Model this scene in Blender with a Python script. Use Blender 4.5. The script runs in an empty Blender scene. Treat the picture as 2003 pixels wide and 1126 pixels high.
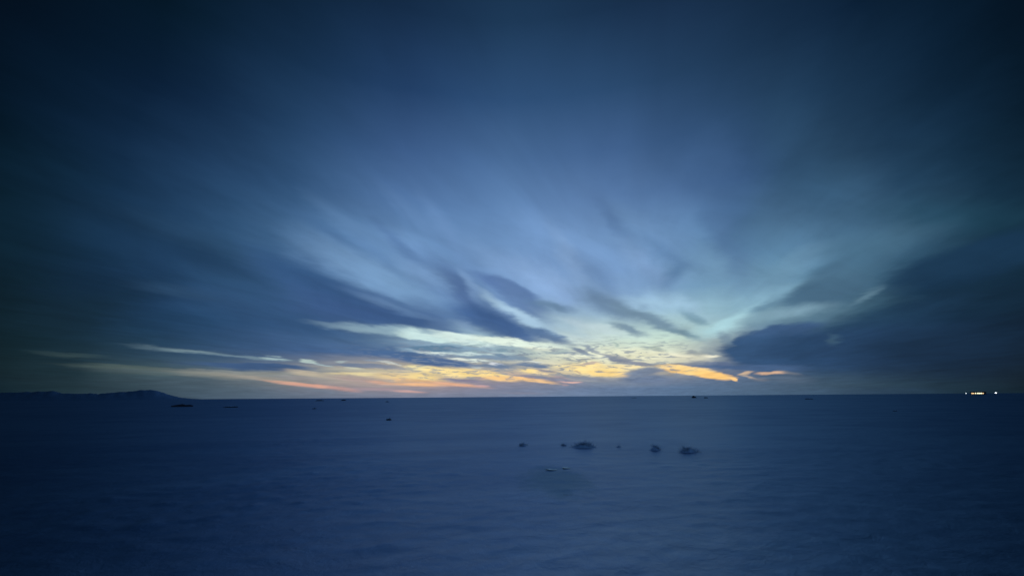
import bpy, bmesh, math, random
from mathutils import Matrix, Vector, noise

# ------------------------------------------------------------------ camera
scn = bpy.context.scene
R = math.radians
CAM_H = 2.5
cam_d = bpy.data.cameras.new("camera")
cam = bpy.data.objects.new("camera", cam_d)
scn.collection.objects.link(cam)
scn.camera = cam
cam_d.sensor_width = 36.0
cam_d.lens = 18.0 * 840.0 / 1001.5          # very wide phone lens
cam_d.clip_start = 0.1
cam_d.clip_end = 120000.0
cam.matrix_world = (Matrix.Translation((0, 0, CAM_H))
                    @ Matrix.Rotation(R(90 + 14.2), 4, 'X')
                    @ Matrix.Rotation(R(-0.43), 4, 'Z'))

# ------------------------------------------------------------------ exposure
scn.view_settings.view_transform = 'Standard'
scn.view_settings.look = 'None'
scn.view_settings.exposure = 0.0
scn.view_settings.gamma = 1.0
scn.render.engine = 'CYCLES'
scn.cycles.use_denoising = True
scn.cycles.max_bounces = 4
scn.cycles.diffuse_bounces = 2
scn.cycles.glossy_bounces = 2

# ------------------------------------------------------------------ dusk sky
SUN_AZ, SUN_EL = 12.0, -3.0                 # below the horizon, just right of the view's centre
world = bpy.data.worlds.new("World")
scn.world = world
world.use_nodes = True
world.cycles.sampling_method = 'MANUAL'
world.cycles.sample_map_resolution = 1024
nt = world.node_tree
nt.nodes.clear()


def nd(t, kind, **kw):
    n = t.nodes.new(kind)
    for k, v in kw.items():
        setattr(n, k, v)
    return n


def put(t, sock, v):
    if isinstance(v, bpy.types.NodeSocket):
        t.links.new(v, sock)
    else:
        sock.default_value = v


def mth(t, op, a, b=None, c=None, clamp=False):
    n = nd(t, 'ShaderNodeMath', operation=op, use_clamp=clamp)
    put(t, n.inputs[0], a)
    if b is not None:
        put(t, n.inputs[1], b)
    if c is not None:
        put(t, n.inputs[2], c)
    return n.outputs[0]


def mixc(t, fac, a, b):
    n = nd(t, 'ShaderNodeMix', data_type='RGBA')
    put(t, n.inputs[0], fac)
    put(t, n.inputs[6], a)
    put(t, n.inputs[7], b)
    return n.outputs[2]


def ntex(t, vec, scale, detail, rough, dist=0.0):
    n = nd(t, 'ShaderNodeTexNoise')
    t.links.new(vec, n.inputs['Vector'])
    n.inputs['Scale'].default_value = scale
    n.inputs['Detail'].default_value = detail
    n.inputs['Roughness'].default_value = rough
    n.inputs['Distortion'].default_value = dist
    return n


def comb(t, x, y, z):
    n = nd(t, 'ShaderNodeCombineXYZ')
    put(t, n.inputs[0], x)
    put(t, n.inputs[1], y)
    put(t, n.inputs[2], z)
    return n.outputs[0]


def maprange(t, v, a, b, c=0.0, d=1.0, kind='SMOOTHSTEP'):
    n = nd(t, 'ShaderNodeMapRange', interpolation_type=kind)
    put(t, n.inputs['Value'], v)
    n.inputs['From Min'].default_value = a
    n.inputs['From Max'].default_value = b
    n.inputs['To Min'].default_value = c
    n.inputs['To Max'].default_value = d
    return n.outputs['Result']


def lin(c):
    out = []
    for v in c:
        v = v / 255.0
        out.append(v / 12.92 if v <= 0.04045 else ((v + 0.055) / 1.055) ** 2.4)
    return (*out, 1.0)


tc = nd(nt, 'ShaderNodeTexCoord')
sep = nd(nt, 'ShaderNodeSeparateXYZ')
nt.links.new(tc.outputs['Generated'], sep.inputs[0])
DX, DY, DZ = sep.outputs
az0 = mth(nt, 'MULTIPLY', mth(nt, 'ARCTAN2', DX, DY), 180 / math.pi)
el0 = mth(nt, 'MULTIPLY', mth(nt, 'ARCSINE', DZ), 180 / math.pi)
# position on the flat cloud deck overhead, turned so s runs along the wind
zc = mth(nt, 'ADD', mth(nt, 'MAXIMUM', DZ, 0.0), 0.03)
px = mth(nt, 'DIVIDE', DX, zc)
py = mth(nt, 'DIVIDE', DY, zc)
WA = R(17.0)
s_ = mth(nt, 'ADD', mth(nt, 'MULTIPLY', px, math.sin(WA)), mth(nt, 'MULTIPLY', py, math.cos(WA)))
t_ = mth(nt, 'SUBTRACT', mth(nt, 'MULTIPLY', px, math.cos(WA)), mth(nt, 'MULTIPLY', py, math.sin(WA)))
deck = comb(nt, mth(nt, 'MULTIPLY', s_, 0.55), mth(nt, 'MULTIPLY', t_, 1.5), 0.0)
warp_a = ntex(nt, deck, 1.6, 4.0, 0.55)
# small ragged structure low over the horizon, in angular space, drawn out sideways
low = comb(nt, mth(nt, 'MULTIPLY', az0, 0.22), mth(nt, 'MULTIPLY', el0, 1.1), 3.7)
warp_b = ntex(nt, low, 1.0, 4.0, 0.6)
wa = nd(nt, 'ShaderNodeSeparateColor')
nt.links.new(warp_a.outputs['Color'], wa.inputs[0])
wb = nd(nt, 'ShaderNodeSeparateColor')
nt.links.new(warp_b.outputs['Color'], wb.inputs[0])
elp = mth(nt, 'MAXIMUM', el0, 0.0)
amp_a = mth(nt, 'MULTIPLY', mth(nt, 'MINIMUM', elp, 25.0), 0.17)
amp_b = mth(nt, 'ADD', mth(nt, 'MULTIPLY', mth(nt, 'MULTIPLY', mth(nt, 'MINIMUM', elp, 6.0), 0.11), maprange(nt, el0, 6.0, 13.0, 1.0, 0.3)), 0.12)


def warped(base, ca, cb, ka, kb):
    a = mth(nt, 'MULTIPLY', mth(nt, 'MULTIPLY', mth(nt, 'SUBTRACT', ca, 0.5), amp_a), ka)
    b = mth(nt, 'MULTIPLY', mth(nt, 'MULTIPLY', mth(nt, 'SUBTRACT', cb, 0.5), amp_b), kb)
    return mth(nt, 'ADD', mth(nt, 'ADD', base, a), b)


az = warped(az0, wa.outputs[0], wb.outputs[0], 1.3, 4.5)
el = warped(el0, wa.outputs[1], wb.outputs[1], 1.0, 1.3)
P = comb(nt, az, el, 0.0)

# sky brightness with lens falloff over azimuth, one ramp per elevation (degrees)
AZS = [-180.0, -120.0, -90.0, -75.0, -60.0, -55.0, -50.0, -45.0, -40.0, -35.0, -30.0, -25.0, -20.0, -15.0, -10.0, -5.0, 0.0, 5.0, 10.0, 15.0, 20.0, 25.0, 30.0, 35.0, 40.0, 45.0, 50.0, 55.0, 60.0, 75.0, 90.0, 120.0]  # end stops, behind the camera, are brightened as fill for camera-facing sides
BANDS = [
    (0.2, [(0.05127, 0.1221, 0.2705), (0.05127, 0.1221, 0.2705), (0.003677, 0.01764, 0.04231), (0.0009191, 0.00441, 0.01058), (0.001527, 0.005717, 0.01058), (0.002599, 0.009702, 0.01537), (0.003931, 0.01464, 0.02318), (0.0169, 0.03579, 0.05023), (0.03469, 0.06272, 0.08844), (0.05881, 0.09551, 0.1366), (0.08801, 0.1315, 0.1878), (0.1286, 0.1668, 0.2354), (0.1631, 0.1948, 0.2722), (0.1911, 0.2149, 0.2971), (0.1976, 0.2242, 0.3139), (0.1917, 0.2273, 0.326), (0.1795, 0.2273, 0.3375), (0.1607, 0.2224, 0.3443), (0.1421, 0.2098, 0.3341), (0.123, 0.1937, 0.3166), (0.104, 0.1757, 0.2939), (0.08799, 0.1527, 0.2518), (0.06896, 0.1243, 0.2044), (0.04653, 0.09033, 0.1513), (0.02477, 0.05438, 0.0966), (0.01255, 0.03171, 0.052), (0.005682, 0.01503, 0.02422), (0.003776, 0.009986, 0.01625), (0.002234, 0.005907, 0.01058), (0.0009191, 0.00441, 0.01058), (0.003677, 0.01764, 0.04231), (0.05127, 0.1221, 0.2705)]),
    (0.9, [(0.05127, 0.1221, 0.2705), (0.05127, 0.1221, 0.2705), (0.003677, 0.01764, 0.04231), (0.0009191, 0.00441, 0.01058), (0.001813, 0.006368, 0.01058), (0.003005, 0.01062, 0.01631), (0.004462, 0.01583, 0.0244), (0.01383, 0.03279, 0.04444), (0.03119, 0.05963, 0.08132), (0.06032, 0.09718, 0.1337), (0.1007, 0.1419, 0.1909), (0.1663, 0.1928, 0.2469), (0.2288, 0.2344, 0.2877), (0.2701, 0.2571, 0.3082), (0.2755, 0.2602, 0.3183), (0.2214, 0.236, 0.3222), (0.1961, 0.2278, 0.327), (0.1765, 0.224, 0.3342), (0.1414, 0.2084, 0.3336), (0.1226, 0.1934, 0.3177), (0.1046, 0.1772, 0.2973), (0.09273, 0.1569, 0.2578), (0.07414, 0.1288, 0.2078), (0.0469, 0.09104, 0.1437), (0.0241, 0.05528, 0.08824), (0.01237, 0.03211, 0.05254), (0.005464, 0.01492, 0.02575), (0.003447, 0.009766, 0.01704), (0.001893, 0.00566, 0.01058), (0.0009191, 0.00441, 0.01058), (0.003677, 0.01764, 0.04231), (0.05127, 0.1221, 0.2705)]),
    (1.7, [(0.05127, 0.1221, 0.2705), (0.05127, 0.1221, 0.2705), (0.003677, 0.01764, 0.04231), (0.0009191, 0.00441, 0.01058), (0.002001, 0.006812, 0.01058), (0.003346, 0.01139, 0.01661), (0.004999, 0.01702, 0.02497), (0.01358, 0.03308, 0.04627), (0.03455, 0.06507, 0.086), (0.06954, 0.1064, 0.1379), (0.1298, 0.164, 0.1948), (0.2477, 0.2466, 0.259), (0.3691, 0.3154, 0.3036), (0.4284, 0.3386, 0.314), (0.4268, 0.3271, 0.314), (0.2745, 0.2508, 0.3076), (0.2376, 0.2377, 0.3071), (0.2328, 0.2467, 0.3161), (0.2127, 0.2565, 0.335), (0.2147, 0.258, 0.3277), (0.1565, 0.2091, 0.3), (0.112, 0.1668, 0.2634), (0.07405, 0.1291, 0.2142), (0.04059, 0.08549, 0.1452), (0.0212, 0.05172, 0.0913), (0.009994, 0.02908, 0.0543), (0.004172, 0.01379, 0.02511), (0.002587, 0.00888, 0.01642), (0.001382, 0.005029, 0.01058), (0.0009191, 0.00441, 0.01058), (0.003677, 0.01764, 0.04231), (0.05127, 0.1221, 0.2705)]),
    (2.5, [(0.05127, 0.1221, 0.2705), (0.05127, 0.1221, 0.2705), (0.003677, 0.01764, 0.04231), (0.0009191, 0.00441, 0.01058), (0.001796, 0.0066, 0.01058), (0.003163, 0.01123, 0.01609), (0.004899, 0.01699, 0.02429), (0.01157, 0.03183, 0.04515), (0.04337, 0.08084, 0.09921), (0.07598, 0.1207, 0.1571), (0.1565, 0.1939, 0.2233), (0.3118, 0.3125, 0.2972), (0.4851, 0.4247, 0.3381), (0.599, 0.4873, 0.3399), (0.6101, 0.4905, 0.3353), (0.4831, 0.4136, 0.3326), (0.4636, 0.4017, 0.3403), (0.5105, 0.4436, 0.3564), (0.6014, 0.5361, 0.3774), (0.5642, 0.5087, 0.3755), (0.2922, 0.2921, 0.3047), (0.1478, 0.1833, 0.2684), (0.06936, 0.1251, 0.2205), (0.03292, 0.07812, 0.1493), (0.01794, 0.04789, 0.09468), (0.00738, 0.02492, 0.05105), (0.003299, 0.01238, 0.02368), (0.001936, 0.007837, 0.01539), (0.001049, 0.004556, 0.01058), (0.0009191, 0.00441, 0.01058), (0.003677, 0.01764, 0.04231), (0.05127, 0.1221, 0.2705)]),
    (3.3, [(0.05127, 0.1221, 0.2705), (0.05127, 0.1221, 0.2705), (0.003677, 0.01764, 0.04231), (0.0009191, 0.00441, 0.01058), (0.001519, 0.00635, 0.01058), (0.002721, 0.0107, 0.01547), (0.004304, 0.01625, 0.02341), (0.0111, 0.03158, 0.04696), (0.03629, 0.07356, 0.1007), (0.06539, 0.1129, 0.1625), (0.143, 0.1853, 0.2324), (0.3021, 0.3134, 0.3083), (0.5023, 0.4531, 0.3501), (0.659, 0.5511, 0.3521), (0.6958, 0.5806, 0.352), (0.6051, 0.5192, 0.3579), (0.5978, 0.5118, 0.3741), (0.6922, 0.5951, 0.4102), (0.8122, 0.7124, 0.4326), (0.7432, 0.6679, 0.4399), (0.441, 0.4349, 0.3833), (0.2022, 0.2397, 0.3054), (0.058, 0.1123, 0.2158), (0.02875, 0.07235, 0.1507), (0.01469, 0.04433, 0.09652), (0.004507, 0.02015, 0.04594), (0.002636, 0.0114, 0.0232), (0.001716, 0.007689, 0.01627), (0.000988, 0.004651, 0.01058), (0.0009191, 0.00441, 0.01058), (0.003677, 0.01764, 0.04231), (0.05127, 0.1221, 0.2705)]),
    (4.3, [(0.05127, 0.1221, 0.2705), (0.05127, 0.1221, 0.2705), (0.003677, 0.01764, 0.04231), (0.0009191, 0.00441, 0.01058), (0.00125, 0.006239, 0.01058), (0.002266, 0.01046, 0.01566), (0.00364, 0.01568, 0.02313), (0.009549, 0.02991, 0.048), (0.02294, 0.0581, 0.09977), (0.04115, 0.08886, 0.1606), (0.07626, 0.1277, 0.22), (0.1516, 0.1923, 0.2717), (0.2565, 0.2704, 0.3066), (0.3471, 0.3327, 0.3195), (0.4075, 0.3976, 0.3548), (0.4109, 0.4231, 0.3918), (0.4548, 0.4668, 0.4186), (0.6777, 0.6707, 0.5121), (0.7662, 0.753, 0.5242), (0.7634, 0.754, 0.5353), (0.6434, 0.6548, 0.5262), (0.2877, 0.3325, 0.3665), (0.04535, 0.09817, 0.2111), (0.02451, 0.06722, 0.1523), (0.01231, 0.04191, 0.09511), (0.004244, 0.02, 0.04803), (0.002473, 0.01156, 0.02555), (0.001638, 0.007832, 0.0177), (0.0009975, 0.00477, 0.01078), (0.0009191, 0.00441, 0.01058), (0.003677, 0.01764, 0.04231), (0.05127, 0.1221, 0.2705)]),
    (5.5, [(0.05127, 0.1221, 0.2705), (0.05127, 0.1221, 0.2705), (0.003677, 0.01764, 0.04231), (0.0009191, 0.00441, 0.01058), (0.001287, 0.00614, 0.01058), (0.002097, 0.01025, 0.01599), (0.003211, 0.0156, 0.02428), (0.007515, 0.02751, 0.04894), (0.01537, 0.0476, 0.09323), (0.02862, 0.07342, 0.1516), (0.04118, 0.09582, 0.2077), (0.05121, 0.1127, 0.2461), (0.06473, 0.1328, 0.2779), (0.0835, 0.1589, 0.3078), (0.1554, 0.2537, 0.3841), (0.2298, 0.3421, 0.4374), (0.3178, 0.4278, 0.4705), (0.6308, 0.7129, 0.6026), (0.6975, 0.7677, 0.6122), (0.7237, 0.791, 0.617), (0.6922, 0.7594, 0.6127), (0.3189, 0.3893, 0.4115), (0.04403, 0.09653, 0.208), (0.02472, 0.071, 0.1542), (0.01134, 0.04134, 0.08933), (0.004908, 0.0225, 0.054), (0.002496, 0.01199, 0.02732), (0.001674, 0.008005, 0.01809), (0.001198, 0.005974, 0.01221), (0.0009191, 0.00441, 0.01058), (0.003677, 0.01764, 0.04231), (0.05127, 0.1221, 0.2705)]),
    (7, [(0.05127, 0.1221, 0.2705), (0.05127, 0.1221, 0.2705), (0.003677, 0.01764, 0.04231), (0.0009191, 0.00441, 0.01058), (0.001243, 0.005911, 0.01058), (0.00209, 0.009942, 0.01602), (0.003375, 0.01543, 0.02563), (0.007016, 0.02648, 0.05196), (0.01159, 0.04257, 0.09409), (0.02149, 0.06345, 0.1423), (0.03648, 0.08879, 0.1956), (0.05178, 0.1162, 0.2434), (0.08626, 0.1659, 0.2999), (0.164, 0.2691, 0.3955), (0.2964, 0.4416, 0.5465), (0.2901, 0.432, 0.5239), (0.3258, 0.4586, 0.531), (0.4619, 0.5819, 0.5962), (0.579, 0.699, 0.6648), (0.5918, 0.7439, 0.6707), (0.5605, 0.7318, 0.6396), (0.3192, 0.4378, 0.4653), (0.09034, 0.1698, 0.2724), (0.05358, 0.1196, 0.1987), (0.02151, 0.06523, 0.1155), (0.006606, 0.02944, 0.067), (0.003049, 0.01501, 0.03199), (0.002232, 0.01141, 0.0219), (0.001625, 0.008546, 0.01515), (0.0009191, 0.00441, 0.01058), (0.003677, 0.01764, 0.04231), (0.05127, 0.1221, 0.2705)]),
    (8.5, [(0.05127, 0.1221, 0.2705), (0.05127, 0.1221, 0.2705), (0.003677, 0.01764, 0.04231), (0.0009191, 0.00441, 0.01058), (0.001204, 0.00609, 0.01058), (0.002007, 0.009541, 0.01556), (0.003264, 0.01494, 0.02586), (0.006602, 0.02555, 0.05423), (0.01189, 0.04302, 0.1), (0.01847, 0.0611, 0.1408), (0.02983, 0.08048, 0.183), (0.04251, 0.1018, 0.2238), (0.06816, 0.1397, 0.27), (0.1366, 0.2323, 0.3612), (0.2525, 0.3855, 0.5059), (0.2485, 0.3822, 0.501), (0.2735, 0.4043, 0.5206), (0.3633, 0.5018, 0.5904), (0.4551, 0.598, 0.6424), (0.4454, 0.6084, 0.6232), (0.425, 0.6068, 0.6244), (0.3442, 0.527, 0.5891), (0.2127, 0.3606, 0.4418), (0.09412, 0.1868, 0.2622), (0.0363, 0.09564, 0.1539), (0.009924, 0.03953, 0.08307), (0.004374, 0.02127, 0.04003), (0.00279, 0.01449, 0.02581), (0.001945, 0.009753, 0.0176), (0.0009191, 0.00441, 0.01058), (0.003677, 0.01764, 0.04231), (0.05127, 0.1221, 0.2705)]),
    (10.5, [(0.05127, 0.1221, 0.2705), (0.05127, 0.1221, 0.2705), (0.003677, 0.01764, 0.04231), (0.0009191, 0.00441, 0.01058), (0.001161, 0.006849, 0.0124), (0.001931, 0.01035, 0.01797), (0.003208, 0.01527, 0.02842), (0.005682, 0.02342, 0.05447), (0.01118, 0.04012, 0.0981), (0.01972, 0.06334, 0.1442), (0.03137, 0.08609, 0.1925), (0.04941, 0.1147, 0.2457), (0.05721, 0.1264, 0.2668), (0.06478, 0.1379, 0.2891), (0.07793, 0.1585, 0.329), (0.1144, 0.2075, 0.3865), (0.1601, 0.2686, 0.4532), (0.2888, 0.4358, 0.5854), (0.3126, 0.4681, 0.5925), (0.2907, 0.4467, 0.5612), (0.2925, 0.47, 0.5927), (0.2894, 0.4839, 0.5968), (0.2016, 0.3632, 0.471), (0.09533, 0.1993, 0.2878), (0.05593, 0.1349, 0.2081), (0.01569, 0.05511, 0.1076), (0.005917, 0.02709, 0.05), (0.003389, 0.01672, 0.03035), (0.002209, 0.01081, 0.02001), (0.0009191, 0.00441, 0.01058), (0.003677, 0.01764, 0.04231), (0.05127, 0.1221, 0.2705)]),
    (13, [(0.05127, 0.1221, 0.2705), (0.05127, 0.1221, 0.2705), (0.003677, 0.01764, 0.04231), (0.0009191, 0.00441, 0.01058), (0.0009967, 0.006568, 0.01196), (0.001778, 0.01092, 0.01986), (0.003705, 0.01838, 0.03699), (0.006783, 0.02798, 0.06487), (0.01192, 0.04216, 0.1013), (0.02232, 0.0681, 0.1506), (0.04005, 0.1041, 0.2213), (0.08855, 0.1819, 0.3482), (0.118, 0.2251, 0.4096), (0.1356, 0.2495, 0.4407), (0.1286, 0.2366, 0.4348), (0.1376, 0.2475, 0.454), (0.1677, 0.2924, 0.5133), (0.2361, 0.3834, 0.6061), (0.2422, 0.3918, 0.608), (0.2144, 0.3558, 0.5639), (0.1972, 0.3467, 0.5439), (0.1803, 0.3454, 0.5175), (0.1535, 0.3086, 0.4501), (0.09748, 0.2119, 0.3228), (0.06547, 0.1556, 0.2481), (0.02852, 0.08424, 0.1483), (0.007593, 0.03282, 0.06169), (0.003491, 0.01729, 0.03258), (0.002055, 0.01047, 0.02049), (0.0009191, 0.00441, 0.01058), (0.003677, 0.01764, 0.04231), (0.05127, 0.1221, 0.2705)]),
    (16, [(0.05127, 0.1221, 0.2705), (0.05127, 0.1221, 0.2705), (0.003677, 0.01764, 0.04231), (0.0009191, 0.00441, 0.01058), (0.0009191, 0.006079, 0.01132), (0.00146, 0.0102, 0.01861), (0.00372, 0.01861, 0.03913), (0.007341, 0.03034, 0.0706), (0.01368, 0.04751, 0.1081), (0.02517, 0.0749, 0.1593), (0.04622, 0.1155, 0.2338), (0.09089, 0.1896, 0.3575), (0.1285, 0.2486, 0.4484), (0.153, 0.283, 0.4945), (0.1503, 0.2758, 0.4942), (0.1515, 0.2762, 0.5039), (0.1693, 0.3044, 0.5468), (0.1971, 0.342, 0.599), (0.1974, 0.3421, 0.5951), (0.1809, 0.3198, 0.5572), (0.1718, 0.3152, 0.5325), (0.1475, 0.2899, 0.4704), (0.109, 0.235, 0.38), (0.09622, 0.2135, 0.3504), (0.06893, 0.1627, 0.27), (0.02918, 0.08421, 0.1479), (0.007314, 0.03113, 0.06127), (0.003181, 0.0165, 0.03303), (0.00181, 0.00959, 0.01986), (0.0009191, 0.00441, 0.01058), (0.003677, 0.01764, 0.04231), (0.05127, 0.1221, 0.2705)]),
    (20, [(0.05127, 0.1221, 0.2705), (0.05127, 0.1221, 0.2705), (0.003677, 0.01764, 0.04231), (0.0009191, 0.00441, 0.01058), (0.0009191, 0.00519, 0.01159), (0.001133, 0.009006, 0.01798), (0.003487, 0.01764, 0.03942), (0.006864, 0.02843, 0.06888), (0.0134, 0.04581, 0.1071), (0.02402, 0.07166, 0.1566), (0.04477, 0.1122, 0.2284), (0.07817, 0.171, 0.3296), (0.1103, 0.2263, 0.4243), (0.1266, 0.2516, 0.4678), (0.1407, 0.2733, 0.5041), (0.1523, 0.2892, 0.5298), (0.1611, 0.2989, 0.5435), (0.1685, 0.3063, 0.5542), (0.1669, 0.3044, 0.547), (0.1583, 0.2943, 0.5254), (0.1465, 0.2787, 0.4952), (0.1106, 0.2254, 0.4057), (0.07358, 0.1689, 0.3088), (0.06463, 0.1502, 0.2675), (0.0426, 0.1067, 0.1904), (0.01626, 0.05189, 0.1025), (0.006447, 0.02695, 0.05672), (0.002594, 0.01385, 0.02932), (0.001357, 0.007367, 0.01637), (0.0009191, 0.00441, 0.01058), (0.003677, 0.01764, 0.04231), (0.05127, 0.1221, 0.2705)]),
    (25, [(0.05127, 0.1221, 0.2705), (0.05127, 0.1221, 0.2705), (0.003677, 0.01764, 0.04231), (0.0009191, 0.00441, 0.01058), (0.0009191, 0.004425, 0.01123), (0.0009191, 0.007344, 0.01791), (0.002576, 0.01366, 0.03486), (0.005207, 0.02235, 0.05806), (0.01135, 0.0393, 0.09618), (0.02016, 0.06175, 0.1437), (0.02985, 0.08504, 0.1913), (0.04869, 0.1197, 0.2578), (0.07185, 0.1592, 0.3331), (0.08981, 0.189, 0.3905), (0.102, 0.2096, 0.4214), (0.1119, 0.2256, 0.4443), (0.1199, 0.2377, 0.4604), (0.12, 0.235, 0.4581), (0.1154, 0.2267, 0.4466), (0.1061, 0.2119, 0.4246), (0.08905, 0.1841, 0.3758), (0.06478, 0.1438, 0.3078), (0.04422, 0.1071, 0.2399), (0.03293, 0.0857, 0.1801), (0.0218, 0.06299, 0.1268), (0.0115, 0.03963, 0.08482), (0.005114, 0.02249, 0.05114), (0.001865, 0.01045, 0.02385), (0.001039, 0.006225, 0.01456), (0.0009191, 0.00441, 0.01058), (0.003677, 0.01764, 0.04231), (0.05127, 0.1221, 0.2705)]),
    (31, [(0.05127, 0.1221, 0.2705), (0.05127, 0.1221, 0.2705), (0.003677, 0.01764, 0.04231), (0.0009191, 0.00441, 0.01058), (0.0009191, 0.00441, 0.01058), (0.0009191, 0.006184, 0.01631), (0.001665, 0.01005, 0.02638), (0.00298, 0.01456, 0.04041), (0.005988, 0.02425, 0.06507), (0.01115, 0.03906, 0.09781), (0.01736, 0.05564, 0.1334), (0.02736, 0.07654, 0.1807), (0.03989, 0.09999, 0.2342), (0.05274, 0.1233, 0.2869), (0.06122, 0.1398, 0.3128), (0.0686, 0.1542, 0.3342), (0.07485, 0.1665, 0.3515), (0.07138, 0.1591, 0.3411), (0.06678, 0.1498, 0.3266), (0.06119, 0.1387, 0.308), (0.04957, 0.1174, 0.2628), (0.03804, 0.09573, 0.2159), (0.02774, 0.07556, 0.1688), (0.01911, 0.05736, 0.1239), (0.01235, 0.04149, 0.09184), (0.007137, 0.0276, 0.06377), (0.003325, 0.01612, 0.03906), (0.001371, 0.008649, 0.02104), (0.0009191, 0.005227, 0.01247), (0.0009191, 0.00441, 0.01058), (0.003677, 0.01764, 0.04231), (0.05127, 0.1221, 0.2705)]),
    (38, [(0.05127, 0.1221, 0.2705), (0.05127, 0.1221, 0.2705), (0.003677, 0.01764, 0.04231), (0.0009191, 0.00441, 0.01058), (0.0009191, 0.00441, 0.01058), (0.0009191, 0.005159, 0.01299), (0.0009924, 0.007236, 0.01746), (0.00132, 0.009233, 0.02126), (0.002821, 0.01427, 0.03455), (0.005677, 0.02287, 0.05746), (0.008453, 0.03155, 0.07948), (0.0121, 0.04129, 0.1061), (0.01597, 0.05112, 0.1336), (0.01981, 0.0607, 0.1597), (0.02379, 0.07076, 0.1787), (0.02754, 0.08009, 0.1957), (0.03096, 0.08849, 0.2103), (0.03006, 0.08601, 0.2026), (0.02868, 0.08224, 0.1921), (0.0269, 0.07737, 0.1793), (0.02332, 0.068, 0.157), (0.01931, 0.05743, 0.1324), (0.01496, 0.04606, 0.1063), (0.01053, 0.03436, 0.08024), (0.006251, 0.02291, 0.05638), (0.002857, 0.01378, 0.03611), (0.001876, 0.01028, 0.0264), (0.001132, 0.007156, 0.01745), (0.0009191, 0.00441, 0.01058), (0.0009191, 0.00441, 0.01058), (0.003677, 0.01764, 0.04231), (0.05127, 0.1221, 0.2705)]),
    (46, [(0.05127, 0.1221, 0.2705), (0.05127, 0.1221, 0.2705), (0.003677, 0.01764, 0.04231), (0.0009191, 0.00441, 0.01058), (0.0009191, 0.00441, 0.01058), (0.0009191, 0.00441, 0.01058), (0.0009191, 0.005356, 0.01329), (0.00115, 0.007058, 0.01702), (0.001846, 0.009628, 0.02326), (0.003034, 0.01328, 0.03272), (0.004358, 0.01716, 0.04294), (0.005702, 0.02096, 0.05311), (0.007031, 0.02463, 0.06303), (0.008487, 0.02882, 0.07355), (0.01042, 0.03491, 0.08613), (0.01214, 0.04024, 0.09645), (0.01349, 0.04454, 0.1041), (0.01305, 0.04263, 0.1003), (0.01207, 0.03924, 0.09343), (0.01063, 0.03455, 0.08389), (0.01008, 0.03203, 0.07926), (0.009276, 0.02906, 0.07319), (0.00753, 0.02461, 0.06224), (0.005793, 0.02008, 0.05101), (0.004131, 0.0156, 0.03976), (0.00267, 0.01142, 0.02907), (0.001658, 0.008052, 0.02003), (0.001023, 0.005767, 0.0137), (0.0009191, 0.00441, 0.01058), (0.0009191, 0.00441, 0.01058), (0.003677, 0.01764, 0.04231), (0.05127, 0.1221, 0.2705)]),
    (56, [(0.05127, 0.1221, 0.2705), (0.05127, 0.1221, 0.2705), (0.003677, 0.01764, 0.04231), (0.0009191, 0.00441, 0.01058), (0.0009191, 0.00441, 0.01058), (0.0009191, 0.004509, 0.0114), (0.0009251, 0.005092, 0.01314), (0.001083, 0.005614, 0.0147), (0.001245, 0.006155, 0.01626), (0.001601, 0.007369, 0.01928), (0.002052, 0.008907, 0.02309), (0.002834, 0.01147, 0.02952), (0.003629, 0.01394, 0.03587), (0.004387, 0.01636, 0.04171), (0.005076, 0.01871, 0.04678), (0.005684, 0.02083, 0.05115), (0.006191, 0.02263, 0.05476), (0.006065, 0.02193, 0.0534), (0.005774, 0.02068, 0.05085), (0.005356, 0.01908, 0.04742), (0.004804, 0.01715, 0.04308), (0.004105, 0.0149, 0.03777), (0.003231, 0.01231, 0.03133), (0.002986, 0.01147, 0.02917), (0.002662, 0.01053, 0.02661), (0.00231, 0.009506, 0.02384), (0.001924, 0.008383, 0.02079), (0.001492, 0.007128, 0.01739), (0.001, 0.005701, 0.01352), (0.0009191, 0.00441, 0.01058), (0.003677, 0.01764, 0.04231), (0.05127, 0.1221, 0.2705)]),
    (70, [(0.05127, 0.1221, 0.2705), (0.05127, 0.1221, 0.2705), (0.003677, 0.01764, 0.04231), (0.0009191, 0.00441, 0.01058), (0.0009589, 0.005204, 0.01347), (0.001085, 0.005622, 0.01472), (0.001202, 0.006008, 0.01587), (0.001475, 0.00694, 0.01821), (0.001753, 0.007885, 0.02057), (0.002016, 0.008781, 0.0228), (0.002267, 0.009639, 0.02493), (0.002509, 0.01046, 0.02698), (0.002744, 0.01126, 0.02897), (0.002972, 0.01204, 0.03091), (0.003197, 0.01281, 0.03282), (0.003418, 0.01356, 0.0347), (0.003638, 0.01431, 0.03656), (0.003617, 0.01418, 0.03621), (0.003546, 0.01387, 0.03539), (0.003473, 0.01354, 0.03456), (0.003399, 0.01322, 0.03372), (0.003323, 0.01288, 0.03285), (0.003246, 0.01254, 0.03196), (0.003165, 0.01218, 0.03104), (0.003081, 0.01181, 0.03008), (0.002914, 0.01126, 0.0286), (0.002648, 0.01049, 0.02651), (0.002365, 0.009665, 0.02427), (0.002059, 0.008776, 0.02186), (0.0009467, 0.005545, 0.01309), (0.003677, 0.01764, 0.04231), (0.05127, 0.1221, 0.2705)]),
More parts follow.
